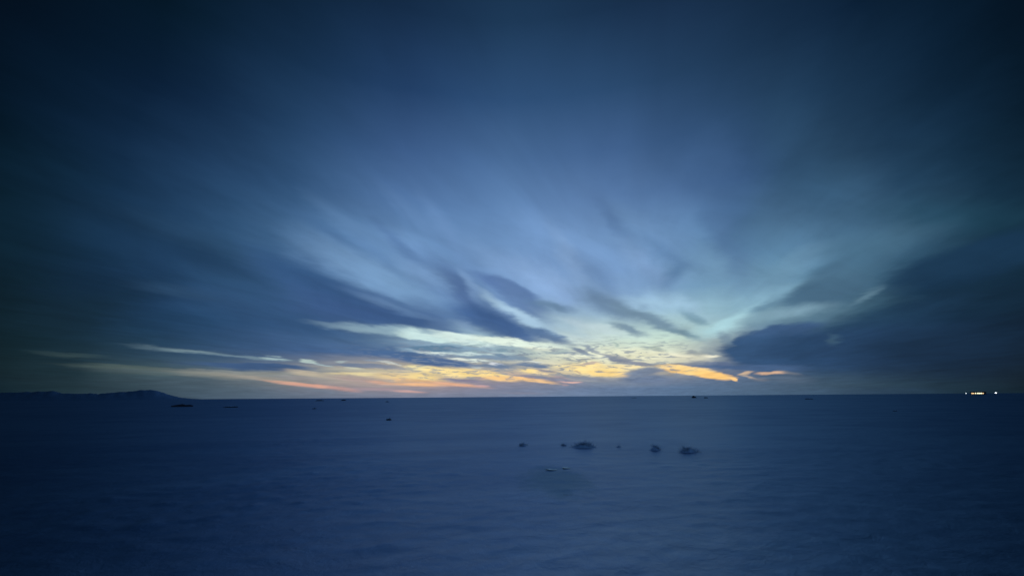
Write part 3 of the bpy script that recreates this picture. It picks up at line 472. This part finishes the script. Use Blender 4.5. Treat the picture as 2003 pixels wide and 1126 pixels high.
def snow_material():
    m, t = material("snow")
    g = nd(t, 'ShaderNodeNewGeometry')
    sp = nd(t, 'ShaderNodeSeparateXYZ')
    t.links.new(g.outputs['Position'], sp.inputs[0])
    X, Y, Z = sp.outputs
    along = mth(t, 'ADD', mth(t, 'MULTIPLY', X, 0.97), mth(t, 'MULTIPLY', Y, 0.22))
    across = mth(t, 'SUBTRACT', mth(t, 'MULTIPLY', Y, 0.97), mth(t, 'MULTIPLY', X, 0.22))
    fine = ntex(t, comb(t, mth(t, 'MULTIPLY', along, 2.2), mth(t, 'MULTIPLY', across, 2.4), Z), 1.0, 9.0, 0.72, 0.4)
    mid = ntex(t, comb(t, mth(t, 'MULTIPLY', along, 0.11), mth(t, 'MULTIPLY', across, 0.26), 4.0), 1.0, 6.0, 0.65, 0.8)
    far = ntex(t, comb(t, mth(t, 'MULTIPLY', X, 0.006), mth(t, 'MULTIPLY', Y, 0.02), 9.0), 1.0, 4.0, 0.55, 0.3)
    crust = mth(t, 'ADD', mth(t, 'MULTIPLY', mid.outputs['Fac'], 0.6), mth(t, 'MULTIPLY', far.outputs['Fac'], 0.4))
    cf = maprange(t, crust, 0.38, 0.62)
    # a window reflection painted into the snow colour as a grey-green patch
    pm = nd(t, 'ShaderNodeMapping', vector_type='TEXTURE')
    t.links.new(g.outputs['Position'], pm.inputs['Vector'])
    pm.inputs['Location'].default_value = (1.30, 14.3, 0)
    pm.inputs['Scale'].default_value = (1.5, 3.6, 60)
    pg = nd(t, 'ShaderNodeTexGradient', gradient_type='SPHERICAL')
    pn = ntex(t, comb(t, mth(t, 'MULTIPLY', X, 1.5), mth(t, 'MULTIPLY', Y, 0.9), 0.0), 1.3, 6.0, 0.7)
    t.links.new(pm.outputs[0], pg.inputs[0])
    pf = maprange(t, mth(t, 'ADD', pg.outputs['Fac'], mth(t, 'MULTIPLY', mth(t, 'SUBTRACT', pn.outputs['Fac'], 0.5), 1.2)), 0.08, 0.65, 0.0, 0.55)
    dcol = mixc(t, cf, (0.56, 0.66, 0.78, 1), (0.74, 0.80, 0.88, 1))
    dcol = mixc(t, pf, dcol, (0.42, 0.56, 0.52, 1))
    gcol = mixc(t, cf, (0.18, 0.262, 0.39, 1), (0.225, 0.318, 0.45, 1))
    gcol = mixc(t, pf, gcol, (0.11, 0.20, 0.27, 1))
    hb = mth(t, 'ADD', mth(t, 'MULTIPLY', fine.outputs['Fac'], 0.035), mth(t, 'MULTIPLY', mid.outputs['Fac'], 0.02))
    bp = nd(t, 'ShaderNodeBump')
    bp.inputs['Strength'].default_value = 0.8
    bp.inputs['Distance'].default_value = 1.0
    t.links.new(hb, bp.inputs['Height'])
    df = nd(t, 'ShaderNodeBsdfDiffuse')
    t.links.new(dcol, df.inputs['Color'])
    t.links.new(bp.outputs[0], df.inputs['Normal'])
    gl = nd(t, 'ShaderNodeBsdfAnisotropic')
    gl.inputs['Roughness'].default_value = 0.34
    t.links.new(gcol, gl.inputs['Color'])
    t.links.new(bp.outputs[0], gl.inputs['Normal'])
    mx = nd(t, 'ShaderNodeMixShader')
    mx.inputs[0].default_value = 0.98
    t.links.new(df.outputs[0], mx.inputs[1])
    t.links.new(gl.outputs[0], mx.inputs[2])
    o = nd(t, 'ShaderNodeOutputMaterial')
    t.links.new(mx.outputs[0], o.inputs[0])
    return m


def plain(name, c0, c1, scale, rough=0.9, bump=0.3, emit=None, strength=0.0):
    m, t = material(name)
    tcn = nd(t, 'ShaderNodeTexCoord')
    n = ntex(t, tcn.outputs['Object'], scale, 5.0, 0.6)
    c = mixc(t, maprange(t, n.outputs['Fac'], 0.35, 0.65), (*c0, 1), (*c1, 1))
    p = nd(t, 'ShaderNodeBsdfPrincipled')
    t.links.new(c, p.inputs['Base Color'])
    p.inputs['Roughness'].default_value = rough
    p.inputs['Specular IOR Level'].default_value = 0.2
    b = nd(t, 'ShaderNodeBump')
    b.inputs['Strength'].default_value = bump
    b.inputs['Distance'].default_value = 0.05
    t.links.new(n.outputs['Fac'], b.inputs['Height'])
    t.links.new(b.outputs[0], p.inputs['Normal'])
    if emit:
        p.inputs['Emission Color'].default_value = (*emit, 1)
        p.inputs['Emission Strength'].default_value = strength
    o = nd(t, 'ShaderNodeOutputMaterial')
    t.links.new(p.outputs[0], o.inputs[0])
    return m


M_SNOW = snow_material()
M_ROCK = plain("dark_rock", (0.02, 0.022, 0.028), (0.06, 0.06, 0.065), 3.0)
M_TWIG = plain("frosted_twigs", (0.35, 0.40, 0.45), (0.65, 0.72, 0.80), 9.0)
M_GRASS = plain("winter_grass", (0.20, 0.22, 0.20), (0.40, 0.42, 0.40), 7.0)
def mark_material():
    m, t = material("reflection_mark")  # pale colour for the light marks of the window reflection
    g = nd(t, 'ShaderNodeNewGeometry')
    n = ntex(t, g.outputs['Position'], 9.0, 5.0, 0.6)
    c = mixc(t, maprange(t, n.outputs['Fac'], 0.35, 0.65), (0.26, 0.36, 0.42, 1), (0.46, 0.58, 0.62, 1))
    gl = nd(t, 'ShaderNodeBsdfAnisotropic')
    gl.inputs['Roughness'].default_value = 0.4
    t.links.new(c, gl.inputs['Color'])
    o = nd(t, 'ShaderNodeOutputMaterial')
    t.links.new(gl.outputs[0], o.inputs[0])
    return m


M_MARK = mark_material()
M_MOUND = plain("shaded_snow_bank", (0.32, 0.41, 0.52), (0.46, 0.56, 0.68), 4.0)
M_WALL = plain("metal_siding", (0.10, 0.05, 0.05), (0.16, 0.08, 0.07), 0.6)
M_ROOF = plain("dark_roofing", (0.03, 0.010, 0.010), (0.06, 0.02, 0.018), 0.5)
M_STEEL = plain("galvanised_steel", (0.12, 0.12, 0.13), (0.2, 0.2, 0.21), 2.0, rough=0.5)
M_LIT = plain("lit_window", (0.8, 0.8, 0.7), (0.8, 0.8, 0.7), 1.0, emit=(1.0, 0.93, 0.55), strength=2.2)
M_LITW = plain("warm_lit_window", (0.8, 0.7, 0.5), (0.8, 0.7, 0.5), 1.0, emit=(1.0, 0.66, 0.30), strength=1.6)
M_LAMP = plain("white_lamp", (0.8, 0.8, 0.8), (0.8, 0.8, 0.8), 1.0, emit=(0.86, 0.95, 1.0), strength=4.5)
M_HILL = M_SNOW

# ------------------------------------------------------------------ helpers
def link(name, bm, mat, parent=None, smooth=True, loc=None):
    me = bpy.data.meshes.new(name)
    bm.to_mesh(me)
    bm.free()
    if smooth:
        for p in me.polygons:
            p.use_smooth = True
    me.materials.append(mat)
    o = bpy.data.objects.new(name, me)
    scn.collection.objects.link(o)
    if parent:
        o.parent = parent
    if loc:
        o.location = loc
    return o


def tag(o, label=None, cat=None, group=None, kind=None):
    for k, v in (("label", label), ("category", cat), ("group", group), ("kind", kind)):
        if v:
            o[k] = v
    return o


def empty(name, loc, rz=0.0):
    o = bpy.data.objects.new(name, None)
    o.location = loc
    o.rotation_euler = (0, 0, rz)
    scn.collection.objects.link(o)
    return o


def box(bm, x0, x1, y0, y1, z0, z1):
    v = [bm.verts.new(p) for p in ((x0, y0, z0), (x1, y0, z0), (x1, y1, z0), (x0, y1, z0),
                                   (x0, y0, z1), (x1, y0, z1), (x1, y1, z1), (x0, y1, z1))]
    for f in ((0, 3, 2, 1), (4, 5, 6, 7), (0, 1, 5, 4), (1, 2, 6, 5), (2, 3, 7, 6), (3, 0, 4, 7)):
        bm.faces.new([v[i] for i in f])


def sstep(a, b, x):
    t = min(max((x - a) / (b - a), 0.0), 1.0)
    return t * t * (3 - 2 * t)


def height(x, y):
    r = math.hypot(x, y)
    a = 0.97 * x + 0.22 * y
    c = 0.97 * y - 0.22 * x
    z = 0.0
    if r < 90:
        z += 0.014 * (1 - sstep(50, 90, r)) * (1 - abs(noise.noise((a * 0.55, c * 1.0, 2.0)))) ** 3
        z += 0.010 * (1 - sstep(50, 90, r)) * noise.noise((a * 1.4, c * 2.4, 5.0))
    if r < 70:
        patch = sstep(-0.15, 0.35, noise.noise((a * 0.09, c * 0.16, 11.0)))
        lump = max(0.0, noise.noise((x * 1.5, y * 1.5, 4.0)) - 0.08) + 0.5 * max(0.0, noise.noise((x * 3.4, y * 3.4, 8.0)))
        z += 0.04 * lump * (0.35 + 0.65 * patch) * (1 - sstep(40, 70, r))
    z += 0.07 * noise.noise((a * 0.06, c * 0.13, 1.0)) * (1 - sstep(200, 600, r))
    z += 0.5 * noise.noise((x * 0.008, y * 0.014, 3.0)) * sstep(60, 300, r)
    z += 0.5 * noise.noise((x * 0.03, y * 0.05, 7.0)) * sstep(150, 500, r) * (1 - sstep(1500, 4000, r))
    z += 1.2 * noise.noise((x * 0.0016, y * 0.002, 6.0)) * sstep(500, 2500, r)
    return z


# ------------------------------------------------------------------ snow field
def snow_field():
    bm = bmesh.new()
    angs = []
    a = -180.0
    while a < 180.0:
        angs.append(a)
        a += 0.4 if -62 <= a < 62 else 3.0
    radii = [0.6]
    while radii[-1] < 60000:
        r = radii[-1]
        radii.append(r + max(0.10, r * (0.011 if r < 120 else 0.03 if r < 3000 else 0.15)))
    prev = None
    c = bm.verts.new((0, 0, height(0, 0)))
    for r in radii:
        ring = []
        for a in angs:
            x, y = r * math.sin(R(a)), r * math.cos(R(a))
            ring.append(bm.verts.new((x, y, height(x, y))))
        n = len(ring)
        for i in range(n):
            j = (i + 1) % n
            if prev is None:
                bm.faces.new((c, ring[j], ring[i]))
            else:
                bm.faces.new((prev[i], prev[j], ring[j], ring[i]))
        prev = ring
    bmesh.ops.recalc_face_normals(bm, faces=bm.faces)
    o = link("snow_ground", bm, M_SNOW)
    if o.data.polygons[0].normal.z < 0:
        o.data.flip_normals()
    return tag(o, kind="structure")


snow_field()


def polar(azd, d):
    return d * math.sin(R(azd)), d * math.cos(R(azd))


# low hills far off on the left: ridge heights by azimuth at 6 km
def hills():
    prof = [(-66, 0.3), (-60, 0.55), (-54, 0.70), (-51, 0.62), (-49.3, 0.66), (-48.2, 0.72), (-46.8, 0.80), (-46.1, 0.80), (-45.5, 0.62),
            (-44, 0.60), (-42.9, 0.61), (-41.9, 0.74), (-40.9, 0.80), (-40.3, 0.92), (-39.5, 0.97), (-38.9, 0.88),
            (-38.3, 0.66), (-37.7, 0.42), (-37.0, 0.22), (-36.0, 0.08), (-34.8, 0.0)]
    D = 6000.0

    def ridge(a):
        for (a0, h0), (a1, h1) in zip(prof, prof[1:]):
            if a0 <= a <= a1:
                u = (a - a0) / (a1 - a0)
                return h0 + (h1 - h0) * u
        return 0.0
    bm = bmesh.new()
    rows = []
    ks = [-1.0, -0.8, -0.6, -0.4, -0.2, -0.1, 0, 0.1, 0.3, 0.6, 1.0]
    for k in ks:
        row = []
        a = -66.0
        while a <= -34.7:
            fall = max(0.0, 1 - abs(k)) ** 1.2
            d = D + 1500 * k
            h = D * math.tan(R(ridge(a))) * fall
            h *= 1 + 0.16 * noise.noise((a * 1.7, k * 2.0, 0.0)) * (1 if abs(k) > 0.01 else 0.35)
            h += (5 * noise.noise((a * 2.6, k * 5, 1.0)) + 5 * noise.noise((a * 7.0, k * 9, 2.0))) * fall * min(1, ridge(a) * 3)
            x, y = polar(a, d)
            row.append(bm.verts.new((x, y, h - (6.0 if abs(k) == 1.0 else 0.0))))
            a += 0.15
        rows.append(row)
    for r0, r1 in zip(rows, rows[1:]):
        for i in range(len(r0) - 1):
            bm.faces.new((r0[i], r0[i + 1], r1[i + 1], r1[i]))
    bmesh.ops.recalc_face_normals(bm, faces=bm.faces)
    tag(link("hills", bm, M_HILL), kind="structure")


hills()

# ------------------------------------------------------------------ rocks
rng = random.Random(4)


def rock_bm(w, d, h, seed, lumps=1.0):
    bm = bmesh.new()
    bmesh.ops.create_icosphere(bm, subdivisions=4, radius=1.0)
    for v in bm.verts:
        p = v.co.copy()
        n = noise.noise(p * 1.3 + Vector((seed, 0, 0))) * 0.35 + noise.noise(p * 3.1 + Vector((0, seed, 0))) * 0.16
        n += (noise.cell(p * 2.2 + Vector((seed, seed, 0))) - 0.5) * 0.05
        s = 1 + n * lumps
        v.co = Vector((p.x * s * w / 2, p.y * s * d / 2, max(p.z, -0.35) * s * h))
    return bm


def cap_bm(w, d, h, seed, lumps=1.0):
    """snow lying on the upper faces of the rock made from the same seed"""
    bm = rock_bm(w, d, h, seed, lumps)
    bm.normal_update()
    kill = [f for f in bm.faces if f.normal.z < 0.55 or f.calc_center_median().z < h * 0.45]
    bmesh.ops.delete(bm, geom=kill, context='FACES')
    for v in bm.verts:
        v.co.z += 0.02 + 0.03 * h
        v.co.x *= 1.01
    return bm


def rock(name, label, azd, dist, w, d, h, seed, cat, group, cap=False, sink=0.0):
    x, y = polar(azd, dist)
    r = empty(name, (x, y, height(x, y) - sink), -R(azd)) if cap else None
    if cap:
        link("rock_body", rock_bm(w, d, h, seed), M_ROCK, r)
        link("snow_cap", cap_bm(w, d, h, seed), M_MOUND, r)
    else:
        r = link(name, rock_bm(w, d, h, seed), M_ROCK)
        r.location = (x, y, height(x, y) - sink)
        r.rotation_euler = (0, 0, -R(azd))
    return tag(r, label, cat, group)



GR = "dark rocks showing through the distant snow"
rock("rock_outcrop", "long low black rock outcrop in the snow at the foot of the left hills", -36.7, 190.0, 6.2, 3.0, 0.75, 1.0, "rock", GR)
rock("rock_outcrop", "smaller broken snow dusted outcrop right of the long black one", -32.4, 160.0, 3.6, 2.2, 0.42, 2.0, "rock", GR, cap=True)
rock("boulder", "small black boulder alone on the open snow left of centre", -15.45, 53.0, 0.62, 0.5, 0.20, 3.0, "rock", None, cap=True)
rock("rock_outcrop", "thin dark rock ledge on the skyline below the pink streaks, leftmost", -23.55, 420.0, 6.5, 3.0, 0.7, 4.0, "rock", GR)
rock("rock_outcrop", "dark ledge on the skyline, second from the left below the pink streaks", -20.9, 420.0, 4.2, 3.0, 0.8, 5.0, "rock", GR)
rock("rock_outcrop", "small dark rock just under the skyline above the lone boulder", -15.8, 290.0, 2.2, 1.5, 0.40, 6.0, "rock", GR)
rock("rock_outcrop", "flat dark ledge on the skyline below the dark wedge of cloud", 15.3, 500.0, 7.5, 3.0, 0.5, 7.0, "rock", GR)
rock("boulder", "rounded black boulder standing up on the skyline right of centre", 22.2, 480.0, 4.2, 3.0, 1.9, 8.5, "rock", GR)
rock("rock_outcrop", "thin dark ledge on the skyline just right of the rounded boulder", 23.5, 460.0, 3.8, 2.0, 0.8, 9.0, "rock", GR)
rock("rock_outcrop", "dark rock below the skyline under the right end of the yellow light", 33.7, 300.0, 3.4, 2.5, 0.65, 10.0, "rock", GR, cap=True)
rock("boulder", "faint dark stone on the dim snow at right, below the horizon", 40.5, 88.0, 0.5, 0.5, 0.14, 12.0, "rock", None, cap=True)
rock("boulder", "small faint stone on the snow left of the shrub row, far side", -24.0, 120.0, 0.9, 0.6, 0.2, 13.0, "rock", None, cap=True)


# ------------------------------------------------------------------ shrubs and tussocks
def blade(bm, base, direction, length, w, bend, segs=3):
    side = Vector((-direction.y, direction.x, 0))
    side = side.normalized() if side.length > 1e-4 else Vector((1, 0, 0))
    prev = None
    p = base.copy()
    dv = direction.normalized()
    for k in range(segs + 1):
        ww = w * (1 - k / segs) + 0.0008
        ring = [bm.verts.new(p + side * ww), bm.verts.new(p - side * ww * 0.6 + Vector((0, 0, ww * 0.7))), bm.verts.new(p - side * ww * 0.6 - dv.cross(side) * ww)]
        if prev:
            for i in range(3):
                j = (i + 1) % 3
                bm.faces.new((prev[i], prev[j], ring[j], ring[i]))
        prev = ring
        dv = (dv + Vector((0, 0, -bend / segs)) + Vector([rng.uniform(-.12, .12) for _ in range(3)])).normalized()
        p = p + dv * (length / segs)


def shrub(name, label, azd, dist, w, d, h, n, mat, cat, group, mound=0.0, lean=0.6):
    bm = bmesh.new()
    clumps = [(rng.uniform(-w, w) * (.34 if mound else .06), rng.uniform(-d, d) * (.34 if mound else .06), rng.uniform(.55, 1)) for _ in range(max(3, int(w * 9)))]
    for _ in range(n):
        cx_, cy_, cs = rng.choice(clumps)
        b = Vector((cx_ + rng.gauss(0, w * (.10 if mound else .17)), cy_ + rng.gauss(0, d * .10), 0))
        b.z = mound * h * math.exp(-2.2 * ((2 * b.x / w) ** 2 + (2 * b.y / d) ** 2)) - 0.03
        ang = rng.uniform(0, 2 * math.pi)
        dr = Vector((math.cos(ang) * lean, math.sin(ang) * lean, rng.uniform(.35, 1.0)))
        blade(bm, b, dr, h * cs * rng.uniform(.5, 1.1), h * 0.022, rng.uniform(.2, .9))
    x, y = polar(azd, dist)
    if not mound:
        return tag(link(name, bm, mat, smooth=False, loc=(x, y, height(x, y))), label, cat, group)
    root = empty(name, (x, y, height(x, y)))
    link("twigs", bm, mat, root, smooth=False)
    bm = bmesh.new()                     # wind-packed snow banked up round the stems
    N = 26
    grid = []
    for i in range(N + 1):
        row = []
        for j in range(N + 1):
            u, v = 2.2 * (i / N - .5), 2.2 * (j / N - .5)
            e = math.exp(-2.2 * (u * u + v * v))
            z = mound * h * e * (1 + 0.9 * noise.noise((u * 2.2 + x * 3, v * 2.2, x))) - 0.035
            row.append(bm.verts.new((u * w * .62, v * d * .62, z)))
        grid.append(row)
    for i in range(N):
        for j in range(N):
            bm.faces.new((grid[i][j], grid[i + 1][j], grid[i + 1][j + 1], grid[i][j + 1]))
    link("snow_mound", bm, M_MOUND, root)
    return tag(root, label, cat, group)



GS = "dwarf shrubs poking through the snow in a loose row"
shrub("dwarf_shrub", "faint rounded dwarf shrub at the left end of the row", 1.2, 24.0, 0.45, 0.40, 0.30, 93, M_TWIG, "shrub", GS, mound=0.4)
shrub("dwarf_shrub", "small very dark low shrub, second from the left in the row", 6.35, 24.0, 0.40, 0.3, 0.18, 143, M_TWIG, "shrub", GS, mound=0.4)
shrub("dwarf_shrub", "widest speckled shrub in the row, right beside the small dark one", 8.8, 23.3, 1.15, 0.7, 0.42, 181, M_TWIG, "shrub", GS, mound=0.4)
shrub("dwarf_shrub", "tiny faint shrub in the middle of the row", 13.0, 23.6, 0.30, 0.25, 0.2, 30, M_TWIG, "shrub", GS, mound=0.4)
shrub("dwarf_shrub", "narrow dark shrub leaning right, second from the right end of the row", 17.3, 22.8, 0.55, 0.45, 0.38, 99, M_TWIG, "shrub", GS, mound=0.4)
shrub("dwarf_shrub", "broad dark shrub at the right end of the row", 20.9, 22.4, 0.85, 0.55, 0.38, 154, M_TWIG, "shrub", GS, mound=0.4)
GT = "grass tufts along the near edge of the grey patch"
shrub("grass_tuft", "leftmost grey grass tuft at the near edge of the grey patch", 2.6, 12.2, 0.42, 0.25, 0.08, 120, M_GRASS, "grass tuft", GT)
shrub("grass_tuft", "middle grey grass tuft at the near edge of the grey patch", 4.5, 12.1, 0.30, 0.2, 0.07, 80, M_GRASS, "grass tuft", GT)
shrub("grass_tuft", "rightmost grey grass tuft at the near edge of the grey patch", 6.3, 12.3, 0.34, 0.2, 0.08, 100, M_GRASS, "grass tuft", GT)


# two pale plates added for the light marks in the painted reflection
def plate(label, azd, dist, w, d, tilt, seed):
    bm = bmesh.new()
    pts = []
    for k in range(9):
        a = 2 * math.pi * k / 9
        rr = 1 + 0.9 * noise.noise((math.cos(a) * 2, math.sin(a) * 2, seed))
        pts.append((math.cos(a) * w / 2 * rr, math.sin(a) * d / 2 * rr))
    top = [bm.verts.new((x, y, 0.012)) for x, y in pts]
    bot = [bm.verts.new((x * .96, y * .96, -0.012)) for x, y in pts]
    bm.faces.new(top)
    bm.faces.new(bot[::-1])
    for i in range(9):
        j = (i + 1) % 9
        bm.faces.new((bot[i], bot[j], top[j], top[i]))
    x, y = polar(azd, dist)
    o = link("reflection_plate", bm, M_MARK, smooth=False, loc=(x, y, height(x, y) + 0.012))
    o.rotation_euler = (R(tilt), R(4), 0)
    tag(o, label, "snow crust", "pale marks of the window reflection on the grey patch")


plate("left of two small pale reflection marks added as plates on the grey patch", 4.75, 16.2, 0.36, 0.22, 1, 1.0)
plate("right and brighter of two small pale reflection marks added as plates on the grey patch", 6.55, 16.6, 0.32, 0.30, 0, 5.0)

# ------------------------------------------------------------------ settlement lights on the right horizon
SD = 1300.0


def stead(azd, d=SD):
    x, y = polar(azd, d)
    return x, y, height(x, y)


sx, sy, sz = stead(46.42)
b = empty("lit_building", (sx, sy, sz), -R(46.42))
tag(b, "long low dark building with a row of bright lit windows on the right horizon", "building", None)
bm = bmesh.new()
box(bm, -11, 11, -5, 5, -1, 3.9)
link("wall", bm, M_WALL, b, smooth=False)
bm = bmesh.new()
pr = [(-5.6, 3.85), (-5.6, 4.1), (0, 5.4), (5.6, 4.1), (5.6, 3.85)]
e0 = [bm.verts.new((-11.6, y, z)) for y, z in pr]
e1 = [bm.verts.new((11.6, y, z)) for y, z in pr]
bm.faces.new(e0[::-1])
bm.faces.new(e1)
for i in range(5):
    j = (i + 1) % 5
    bm.faces.new((e0[i], e0[j], e1[j], e1[i]))
bmesh.ops.recalc_face_normals(bm, faces=bm.faces)
link("roof", bm, M_ROOF, b, smooth=False)
for x0, x1 in ((-9.6, -7.6), (-7.2, -5.6), (-4.4, -3.0), (-1.6, 0.4), (0.8, 2.8), (3.2, 5.2), (5.8, 7.4)):
    bm = bmesh.new()
    box(bm, x0 - 0.12, x1 + 0.12, -5.10, -4.98, 1.38, 3.32)
    f = link("window_frame", bm, M_STEEL, b, smooth=False)
    bm = bmesh.new()
    box(bm, x0, x1, -5.16, -5.11, 1.5, 3.2)
    link("window_pane", bm, M_LITW if x0 < -6.0 or x0 > 5.5 else M_LIT, f, smooth=False)
bm = bmesh.new()
box(bm, 8.4, 9.5, -5.06, -4.98, 0.0, 2.3)
dr_ = link("door", bm, M_ROOF, b, smooth=False)
bm = bmesh.new()
box(bm, -2.6, -2.1, -0.4, 0.4, 5.0, 6.1)
link("chimney", bm, M_ROOF, b, smooth=False)


def yard_lamp(label, azd, h, size, mat, d=SD):
    x, y, z = stead(azd, d)
    r = empty("yard_lamp", (x, y, z), -R(azd))
    tag(r, label, "lamp", "lamps beside the building on the right horizon")
    bm = bmesh.new()
    bmesh.ops.create_cone(bm, cap_ends=True, segments=10, radius1=0.14, radius2=0.08, depth=h + 1, matrix=Matrix.Translation((0, 0, (h - 1) / 2)))
    link("pole", bm, M_STEEL, r)
    bm = bmesh.new()
    box(bm, -size * .55, size * .55, -0.1, 0.35, h - size * .1, h + size * .6)
    link("lamp_housing", bm, M_STEEL, r, smooth=False)
    bm = bmesh.new()
    bmesh.ops.create_uvsphere(bm, u_segments=16, v_segments=8, radius=size * .5,
                              matrix=Matrix.Translation((0, -0.15, h + size * .25)) @ Matrix.Diagonal((1, 0.45, .55, 1)))
    link("lamp_glass", bm, mat, r)


yard_lamp("white lamp standing alone right of the lit building on the horizon", 47.48, 2.6, 2.6, M_LAMP)
yard_lamp("small dim bluish lamp just left of the lit building on the horizon", 45.66, 2.4, 1.3, M_LAMP)
